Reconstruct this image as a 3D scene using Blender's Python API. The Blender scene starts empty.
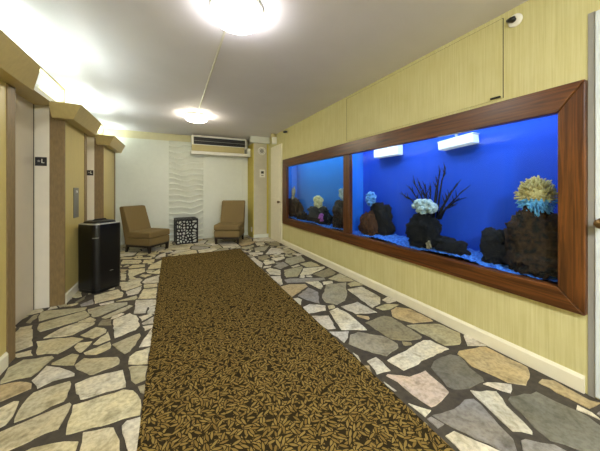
import bpy, bmesh, math, random
from mathutils import Vector, Matrix, noise

# ------------------------------------------------------------------ camera, world, exposure
S = bpy.context.scene
C = S.collection
F_PX, VX, HY, EYE = 258.0, 172.0, 189.5, 1.17        # focal length and vanishing point measured on the 600 x 451 photo
TH = math.atan((300 - VX) / F_PX)
SN, CS = math.sin(TH), math.cos(TH)
cd = bpy.data.cameras.new('camera')
cam = bpy.data.objects.new('camera', cd); C.objects.link(cam)
cam.location = (0, 0, EYE)
cam.rotation_euler = (math.pi / 2, 0, -TH)
cd.sensor_fit = 'HORIZONTAL'; cd.sensor_width = 36.0
cd.lens = F_PX / 600.0 * 36.0
cd.shift_y = -(225.5 - HY) / 600.0
cd.clip_start = 0.02
S.camera = cam
S.view_settings.view_transform = 'Standard'
S.view_settings.look = 'None'
S.view_settings.gamma = 1.0
S.view_settings.use_curve_mapping = False
S.view_settings.exposure = 0.14
W = bpy.data.worlds.new('world'); S.world = W; W.use_nodes = True
W.node_tree.nodes['Background'].inputs[0].default_value = (0.8, 0.85, 1.0, 1)
W.node_tree.nodes['Background'].inputs[1].default_value = 0.05

# lamp strengths
DRUM_NEAR, DRUM_FAR, DRUM_FILL = 27.0, 52.0, 290.0
TUBE = 33.0
TANK_W = 11.5

def area_light(name, loc, rot, sx, sy, watts, col):
    l = bpy.data.lights.new(name, 'AREA'); l.shape = 'RECTANGLE'; l.size = sx; l.size_y = sy
    l.energy = watts; l.color = col
    o = bpy.data.objects.new(name, l); C.objects.link(o); o.location = loc; o.rotation_euler = rot
    return o

# daylight-white lamps under the hood of each tank (the tanks light themselves)
area_light('tank_lamp', (2.215, 4.0, 1.80), (0, math.radians(-8), 0), 0.12, 1.9, TANK_W * 0.6, (0.50, 0.86, 1.0))
area_light('tank_lamp', (2.215, 1.75, 1.80), (0, math.radians(-8), 0), 0.12, 2.1, TANK_W, (0.55, 0.74, 1.0))

# ------------------------------------------------------------------ main dimensions
XR = 2.127          # right wall
XP = -0.975         # front of the left piers
XD = -1.205         # elevator door plane
YB = 6.55           # back wall
HC = 2.43           # ceiling
YN = -4.6           # wall behind the camera

# ------------------------------------------------------------------ materials
def lin(r, g, b):
    f = lambda c: (c / 255 / 12.92) if c <= 10.31 else ((c / 255 + 0.055) / 1.055) ** 2.4
    return (f(r), f(g), f(b), 1)

class NT:
    def __init__(s, name):
        s.m = bpy.data.materials.new(name); s.m.use_nodes = True
        s.t = s.m.node_tree; s.b = s.t.nodes['Principled BSDF']; s.out = s.t.nodes['Material Output']
    def n(s, typ, **k):
        x = s.t.nodes.new(typ)
        for a, v in k.items(): setattr(x, a, v)
        return x
    def l(s, a, b): s.t.links.new(a, b)
    def coord(s, scale=(1, 1, 1), src='Object', rot=(0, 0, 0)):
        tc = s.n('ShaderNodeTexCoord'); mp = s.n('ShaderNodeMapping')
        mp.inputs['Scale'].default_value = scale; mp.inputs['Rotation'].default_value = rot
        s.l(tc.outputs[src], mp.inputs[0]); return mp.outputs[0]
    def noise(s, vec, scale=5, detail=3, rough=0.5, dist=0):
        x = s.n('ShaderNodeTexNoise'); x.inputs['Scale'].default_value = scale; x.inputs['Detail'].default_value = detail
        x.inputs['Roughness'].default_value = rough; x.inputs['Distortion'].default_value = dist
        s.l(vec, x.inputs['Vector']); return x.outputs['Fac']
    def ramp(s, fac, stops):
        x = s.n('ShaderNodeValToRGB'); e = x.color_ramp.elements
        while len(e) < len(stops): e.new(0.5)
        for i, (p, c) in enumerate(stops): e[i].position = p; e[i].color = c
        s.l(fac, x.inputs[0]); return x.outputs[0]
    def mix(s, fac, a, b, mode='MIX'):
        x = s.n('ShaderNodeMix', data_type='RGBA', blend_type=mode)
        if hasattr(fac, 'links'): s.l(fac, x.inputs[0])
        else: x.inputs[0].default_value = fac
        for v, i in ((a, 6), (b, 7)):
            if hasattr(v, 'links'): s.l(v, x.inputs[i])
            else: x.inputs[i].default_value = v
        return x.outputs[2]
    def math(s, op, a, b=None, c=None):
        x = s.n('ShaderNodeMath', operation=op)
        for i, v in enumerate((a, b, c)):
            if v is None: continue
            if hasattr(v, 'links'): s.l(v, x.inputs[i])
            else: x.inputs[i].default_value = v
        return x.outputs[0]
    def base(s, col):
        if hasattr(col, 'links'): s.l(col, s.b.inputs['Base Color'])
        else: s.b.inputs['Base Color'].default_value = col
    def bump(s, h, strength=0.3, dist=0.01):
        x = s.n('ShaderNodeBump'); x.inputs['Strength'].default_value = strength; x.inputs['Distance'].default_value = dist
        s.l(h, x.inputs['Height']); s.l(x.outputs[0], s.b.inputs['Normal'])

def plain(name, col, rough=0.5, metal=0.0, var=0.08, scale=12.0, bump=0.0, stretch=(1, 1, 1), coat=0.0):
    k = NT(name)
    v = k.coord(stretch)
    nz = k.noise(v, scale, 4)
    d = tuple(c * (1 - var) for c in col[:3]) + (1,); u = tuple(min(1, c * (1 + var)) for c in col[:3]) + (1,)
    k.base(k.ramp(nz, [(0.3, d), (0.7, u)]))
    k.b.inputs['Roughness'].default_value = rough; k.b.inputs['Metallic'].default_value = metal
    k.b.inputs['Coat Weight'].default_value = coat
    if bump: k.bump(nz, bump, 0.004)
    return k.m

def emissive(name, col, strength):
    k = NT(name)
    k.base((0.9, 0.9, 0.9, 1)); k.b.inputs['Emission Color'].default_value = col
    k.b.inputs['Emission Strength'].default_value = strength
    return k.m

def wood(name, axis):
    k = NT(name)
    sc = {'Y': (14, 0.55, 14), 'Z': (14, 14, 0.6)}[axis]
    v = k.coord(sc)
    g = k.noise(v, 2.2, 5, 0.62, 1.2)
    fine = k.noise(v, 9.0, 3, 0.6, 0.2)
    c1 = k.ramp(g, [(0.28, lin(44, 24, 8)), (0.48, lin(84, 47, 17)), (0.62, lin(114, 68, 28)), (0.78, lin(62, 33, 11))])
    c2 = k.ramp(fine, [(0.3, (0.62, 0.62, 0.62, 1)), (0.7, (1.1, 1.1, 1.1, 1))])
    k.base(k.mix(0.8, c1, c2, 'MULTIPLY'))
    k.b.inputs['Roughness'].default_value = 0.32
    k.bump(fine, 0.12, 0.002)
    return k.m

def grasscloth(name):
    k = NT(name)
    a = k.noise(k.coord((1, 70, 1.4)), 1.6, 5, 0.65)
    b = k.noise(k.coord((1, 6, 5)), 1.0, 3)
    col = k.ramp(a, [(0.30, lin(190, 182, 124)), (0.5, lin(204, 197, 140)), (0.72, lin(216, 210, 158))])
    k.base(k.mix(0.25, col, k.ramp(b, [(0.3, lin(190, 176, 110)), (0.7, lin(212, 204, 150))])))
    k.b.inputs['Roughness'].default_value = 0.62
    k.bump(a, 0.25, 0.004)
    return k.m

def leaf_rug():
    k = NT('leaf_carpet')
    tc = k.n('ShaderNodeTexCoord')
    dark, tan, tan2 = lin(42, 34, 17), lin(138, 116, 62), lin(114, 92, 44)
    col = k.mix(0.0, dark, dark)
    for i, (scale, off) in enumerate(((21, (0, 0, 0)), (23, (3.7, 1.3, 0)), (22, (7.1, 5.9, 0)), (24, (2.3, 9.1, 0)), (22.5, (8.8, 2.2, 0)))):
        mp = k.n('ShaderNodeMapping'); mp.inputs['Location'].default_value = off; mp.inputs['Scale'].default_value = (1, 1, 0)
        k.l(tc.outputs['Object'], mp.inputs[0])
        vo = k.n('ShaderNodeTexVoronoi', voronoi_dimensions='2D', feature='F1')
        vo.inputs['Scale'].default_value = scale; k.l(mp.outputs[0], vo.inputs['Vector'])
        sub = k.n('ShaderNodeVectorMath', operation='SUBTRACT')
        k.l(mp.outputs[0], sub.inputs[0]); k.l(vo.outputs['Position'], sub.inputs[1])
        sc = k.n('ShaderNodeSeparateColor'); k.l(vo.outputs['Color'], sc.inputs[0])
        vr = k.n('ShaderNodeVectorRotate', rotation_type='Z_AXIS')
        k.l(sub.outputs[0], vr.inputs['Vector']); k.l(k.math('MULTIPLY', sc.outputs[0], 6.283), vr.inputs['Angle'])
        sx = k.n('ShaderNodeSeparateXYZ'); k.l(vr.outputs[0], sx.inputs[0])
        # a lens shaped leaf: |y| < w * (1 - (x / len)^2)
        xx = k.math('DIVIDE', sx.outputs[0], 0.0235)
        one = k.math('SUBTRACT', 1.0, k.math('MULTIPLY', xx, xx))
        ay = k.math('ABSOLUTE', sx.outputs[1])
        q = k.math('SUBTRACT', k.math('MULTIPLY', one, 0.0062), ay)
        ring = k.math('GREATER_THAN', q, -0.0042); leaf = k.math('GREATER_THAN', q, 0.0)
        col = k.mix(ring, col, dark)
        col = k.mix(leaf, col, k.mix(sc.outputs[1], tan, tan2))
    k.base(col)
    k.b.inputs['Roughness'].default_value = 0.95
    k.b.inputs['Specular IOR Level'].default_value = 0.1
    k.bump(k.noise(k.coord((1, 1, 1)), 260, 2), 0.4, 0.004)
    return k.m

def stone_mat():
    k = NT('flagstone')
    at = k.n('ShaderNodeAttribute', attribute_name='stone')
    v = k.coord()
    a = k.noise(v, 9, 5, 0.6, 0.6); b = k.noise(v, 45, 4, 0.65); c = k.noise(v, 3.2, 3)
    m1 = k.ramp(a, [(0.32, (0.60, 0.58, 0.52, 1)), (0.47, (1, 1, 1, 1)), (0.68, (1.18, 1.17, 1.14, 1))])
    m2 = k.ramp(b, [(0.34, (0.70, 0.68, 0.63, 1)), (0.58, (1.06, 1.06, 1.06, 1))])
    m3 = k.ramp(c, [(0.35, (1.0, 0.93, 0.78, 1)), (0.65, (1.0, 1.0, 1.0, 1))])
    col = k.mix(1.0, k.mix(1.0, k.mix(1.0, at.outputs['Color'], m1, 'MULTIPLY'), m2, 'MULTIPLY'), m3, 'MULTIPLY')
    k.base(col); k.b.inputs['Roughness'].default_value = 0.48
    k.bump(k.math('ADD', a, k.math('MULTIPLY', b, 0.4)), 0.35, 0.006)
    return k.m

def glass_mat():
    k = NT('tank_glass')
    k.t.nodes.remove(k.b)
    lw = k.n('ShaderNodeLayerWeight'); lw.inputs[0].default_value = 0.5
    fr = k.math('MULTIPLY_ADD', k.math('POWER', lw.outputs['Facing'], 5.0), 0.95, 0.01)
    tr = k.n('ShaderNodeBsdfTransparent'); tr.inputs[0].default_value = (0.93, 0.97, 1.0, 1)
    gl = k.n('ShaderNodeBsdfGlossy'); gl.inputs['Roughness'].default_value = 0.01
    mx = k.n('ShaderNodeMixShader')
    k.l(fr, mx.inputs[0]); k.l(tr.outputs[0], mx.inputs[1]); k.l(gl.outputs[0], mx.inputs[2])
    k.l(mx.outputs[0], k.out.inputs[0])
    return k.m

def rock_mat(name, c1, c2, c3=None):
    k = NT(name)
    v = k.coord()
    n1 = k.noise(v, 38, 5, 0.7); n2 = k.noise(v, 26, 3)
    st = [(0.32, c1), (0.62, c2)]
    col = k.ramp(n1, st)
    if c3: col = k.mix(k.ramp(n2, [(0.5, (0, 0, 0, 1)), (0.62, (1, 1, 1, 1))]), col, c3)
    k.base(col); k.b.inputs['Roughness'].default_value = 0.9
    k.bump(n1, 0.8, 0.02)
    return k.m

M = dict(
    ceiling=plain('ceiling_paint', lin(230, 228, 238), 0.7, var=0.02, scale=3),
    wallpaper=grasscloth('yellow_grasscloth'),
    white=plain('white_paint', lin(224, 228, 216), 0.5, var=0.02),
    cream=plain('cream_trim', lin(232, 226, 200), 0.45, var=0.03),
    yellow=plain('yellow_paint', lin(196, 180, 76), 0.55, var=0.04),
    jamb=plain('jamb_enamel', lin(226, 219, 200), 0.4, var=0.02),
    palecream=plain('pale_cream_paint', lin(214, 208, 168), 0.55, var=0.03),
    column=plain('grey_column_paint', lin(196, 190, 168), 0.55, var=0.04),
    palelam=plain('pale_laminate', lin(200, 186, 142), 0.45, var=0.04),
    laminate=plain('gold_laminate', lin(180, 161, 104), 0.42, var=0.06, scale=40, stretch=(1, 1, 0.15)),
    panel=plain('pale_gold_panel', lin(196, 178, 108), 0.38, var=0.05, scale=30, stretch=(1, 1, 0.12)),
    brown=plain('bronze_laminate', lin(126, 104, 66), 0.5, var=0.16, scale=60, stretch=(1, 1, 0.3)),
    door=plain('elevator_door_enamel', lin(210, 198, 172), 0.3, var=0.02),
    door2=plain('door_white_paint', lin(214, 222, 224), 0.4, var=0.02),
    gap=plain('dark_gap', lin(40, 34, 18), 0.8, var=0.1),
    mortar=plain('mortar', lin(66, 59, 47), 0.85, var=0.3, scale=25, bump=0.5),
    wood_h=wood('walnut_rail', 'Y'), wood_v=wood('walnut_stile', 'Z'),
    rug=leaf_rug(), stone=stone_mat(), glass=glass_mat(),
    chair=plain('brown_upholstery', lin(121, 102, 61), 0.8, var=0.12, scale=160, bump=0.2),
    darkwood=plain('dark_wood', lin(30, 20, 14), 0.4, var=0.2),
    black=plain('black_plastic', lin(3, 4, 9), 0.33, var=0.1),
    blackm=plain('black_metal', lin(16, 16, 15), 0.5, var=0.1),
    steel=plain('brushed_steel', lin(112, 110, 102), 0.4, metal=0.15, var=0.1, scale=60, stretch=(1, 1, 0.05)),
    silver=plain('silver_rim', lin(190, 190, 186), 0.3, metal=0.6, var=0.05),
    plastic=plain('white_plastic', lin(232, 230, 218), 0.4, var=0.02),
    greyp=plain('grey_plastic', lin(150, 148, 140), 0.4, var=0.04),
    acflap=plain('beige_flap', lin(196, 182, 128), 0.45, var=0.04),
    brass=plain('bronze_knob', lin(120, 96, 62), 0.3, metal=0.8, var=0.1),
    tankblue=plain('deep_blue_backing', (0.003, 0.070, 0.60, 1), 0.8, var=0.05, scale=2),
    tankcyan=plain('azure_backing', (0.003, 0.17, 0.62, 1), 0.8, var=0.05, scale=2),
    tankend=plain('teal_blue_end', (0.01, 0.19, 0.75, 1), 0.7, var=0.05),
    gravel=rock_mat('blue_gravel', (0.005, 0.045, 0.38, 1), (0.08, 0.32, 0.95, 1)),
    rockb=rock_mat('black_rock', lin(1, 1, 2), lin(7, 6, 6)),
    rockn=rock_mat('brown_rock', lin(5, 4, 3), lin(70, 44, 18), lin(6, 8, 9)),
    rocko=rock_mat('orange_brown_rock', lin(20, 10, 4), lin(104, 60, 22)),
    coralw=rock_mat('white_coral', lin(120, 158, 172), lin(214, 228, 218)),
    coraly=rock_mat('yellow_coral', lin(176, 166, 88), lin(240, 232, 184)),
    coralp=rock_mat('purple_coral', lin(120, 40, 130), lin(196, 120, 200)),
    coralb=rock_mat('blue_coral', lin(30, 90, 190), lin(120, 190, 240)),
    coralt=rock_mat('tan_coral', lin(110, 96, 66), lin(176, 164, 126)),
    twig=plain('dark_driftwood', lin(18, 16, 18), 0.8, var=0.3),
    drum=None)

# ------------------------------------------------------------------ mesh helpers
def link(name, bm, mat, parent=None, smooth=False, autosmooth=False):
    me = bpy.data.meshes.new(name)
    bmesh.ops.recalc_face_normals(bm, faces=bm.faces)
    bm.to_mesh(me); bm.free()
    for m in (mat if isinstance(mat, (list, tuple)) else [mat]): me.materials.append(m)
    if smooth:
        for p in me.polygons: p.use_smooth = True
    o = bpy.data.objects.new(name, me); C.objects.link(o)
    if parent: o.parent = parent
    return o

def structure(o): o['kind'] = 'structure'; return o

def thing(name, label, cat, loc=(0, 0, 0), rz=0.0, group=None):
    o = bpy.data.objects.new(name, None); C.objects.link(o); o.empty_display_size = 0.1
    o.location = loc; o.rotation_euler = (0, 0, rz)
    return tag(o, label, cat, group)

def tag(o, label, cat, group=None):
    o['label'] = label; o['category'] = cat
    if group: o['group'] = group
    return o

def box(bm, x0, x1, y0, y1, z0, z1, bev=0.0, seg=2):
    vs = [bm.verts.new((x, y, z)) for x in (x0, x1) for y in (y0, y1) for z in (z0, z1)]
    fs = [(0, 1, 3, 2), (4, 6, 7, 5), (0, 4, 5, 1), (2, 3, 7, 6), (0, 2, 6, 4), (1, 5, 7, 3)]
    f = [bm.faces.new([vs[i] for i in q]) for q in fs]
    if bev:
        es = list({e for q in f for e in q.edges})
        bmesh.ops.bevel(bm, geom=es, offset=bev, segments=seg, affect='EDGES', profile=0.5)
    return bm

def B(*a, **k): return box(bmesh.new(), *a, **k)

def prism(bm, pts, vec, bev=0.0, seg=2):
    """closed polygon pts (3d) extruded along vec"""
    v = Vector(vec)
    a = [bm.verts.new(p) for p in pts]; b = [bm.verts.new(Vector(p) + v) for p in pts]
    n = len(pts)
    f = [bm.faces.new(a), bm.faces.new(b[::-1])]
    for i in range(n): f.append(bm.faces.new((a[i], b[i], b[(i + 1) % n], a[(i + 1) % n])))
    if bev:
        es = list({e for q in f for e in q.edges})
        bmesh.ops.bevel(bm, geom=es, offset=bev, segments=seg, affect='EDGES', profile=0.5)
    return bm

def hull(bm, pts):
    vs = [bm.verts.new(p) for p in pts]
    bmesh.ops.convex_hull(bm, input=vs)
    return bm

def lathe(bm, prof, n=32, cx=0, cy=0, axis='Z', at=(0, 0, 0)):
    rings = []
    for r, z in prof:
        ring = []
        for i in range(n):
            t = 2 * math.pi * i / n
            p = (r * math.cos(t), r * math.sin(t), z)
            if axis == 'X': p = (p[2], p[0], p[1])
            if axis == 'Y': p = (p[0], p[2], p[1])
            ring.append(bm.verts.new((p[0] + at[0], p[1] + at[1], p[2] + at[2])))
        rings.append(ring)
    for a, b in zip(rings, rings[1:]):
        for i in range(n): bm.faces.new((a[i], a[(i + 1) % n], b[(i + 1) % n], b[i]))
    bm.faces.new(rings[0][::-1]); bm.faces.new(rings[-1])
    return bm

def tube(bm, pts, radii, n=6):
    rings = []
    for i, p in enumerate(pts):
        p = Vector(p)
        d = (Vector(pts[min(i + 1, len(pts) - 1)]) - Vector(pts[max(i - 1, 0)])).normalized()
        u = d.orthogonal().normalized(); w = d.cross(u)
        rings.append([bm.verts.new(p + (u * math.cos(2 * math.pi * k / n) + w * math.sin(2 * math.pi * k / n)) * radii[i]) for k in range(n)])
    for a, b in zip(rings, rings[1:]):
        # match the closest vertices so the tube does not twist
        off = min(range(n), key=lambda o: sum((a[k].co - b[(k + o) % n].co).length for k in range(n)))
        b[:] = b[off:] + b[:off]
        for k in range(n): bm.faces.new((a[k], a[(k + 1) % n], b[(k + 1) % n], b[k]))
    bm.faces.new(rings[0][::-1]); bm.faces.new(rings[-1])
    return bm

def ball(bm, c, r, sub=2, squash=(1, 1, 1)):
    m = Matrix.Translation(c) @ Matrix.Diagonal((r * squash[0], r * squash[1], r * squash[2], 1))
    return bmesh.ops.create_icosphere(bm, subdivisions=sub, radius=1.0, matrix=m)['verts']

# ------------------------------------------------------------------ room shell
structure(link('ceiling', B(-1.7, XR + 0.6, YN - 0.1, YB + 0.1, HC, HC + 0.08), M['ceiling']))
structure(link('wall_back', B(-1.5, XR + 0.6, YB, YB + 0.1, 0, HC), M['palecream']))
structure(link('wall_behind', B(-1.5, XR + 0.6, YN - 0.1, YN, 0, HC), M['white']))
structure(link('wall_left', B(-1.55, -1.45, YN, YB, 0, HC), M['white']))

def holed_wall(name, x0, x1, ys, zs, holes, mat):
    """slab between x0 and x1 over the grid ys x zs, minus the cells in holes"""
    bm = bmesh.new(); cells = [(i, j) for i in range(len(ys) - 1) for j in range(len(zs) - 1) if (i, j) not in holes]
    v = {}
    def g(s, i, j):
        k = (s, i, j)
        if k not in v: v[k] = bm.verts.new(((x0, x1)[s], ys[i], zs[j]))
        return v[k]
    cs = set(cells)
    for i, j in cells:
        for s in (0, 1): bm.faces.new([g(s, i, j), g(s, i + 1, j), g(s, i + 1, j + 1), g(s, i, j + 1)])
        for (di, dj, e) in ((-1, 0, ((i, j), (i, j + 1))), (1, 0, ((i + 1, j), (i + 1, j + 1))), (0, -1, ((i, j), (i + 1, j))), (0, 1, ((i, j + 1), (i + 1, j + 1)))):
            if (i + di, j + dj) not in cs:
                (a, b), (c, d) = e
                bm.faces.new([g(0, a, b), g(0, c, d), g(1, c, d), g(1, a, b)])
    return structure(link(name, bm, mat))

FY0, FY1, FZ0, FZ1 = 0.590, 5.06, 0.452, 1.797                # outside of the wooden surround
holed_wall('wall_right', XR, XR + 0.03, [YN, 0.64, 5.03, YB], [0, 0.50, 1.74, HC], {(1, 1)}, M['wallpaper'])
# skirting of the right wall and of the column
bm = bmesh.new()
prism(bm, [(XR, 0.60, 0), (XR - 0.016, 0.60, 0), (XR - 0.016, 0.60, 0.080), (XR - 0.006, 0.60, 0.098), (XR, 0.60, 0.098)], (0, 5.12 - 0.60, 0))
structure(link('baseboard_right', bm, M['cream']))

# ------------------------------------------------------------------ flagstone floor
random.seed(11)
def unproj(x, y, Z=0.0):
    z = F_PX * (EYE - Z) / (y - HY); a = (x - 300) / F_PX * z
    return (z * SN + a * CS, z * CS - a * SN)

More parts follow.
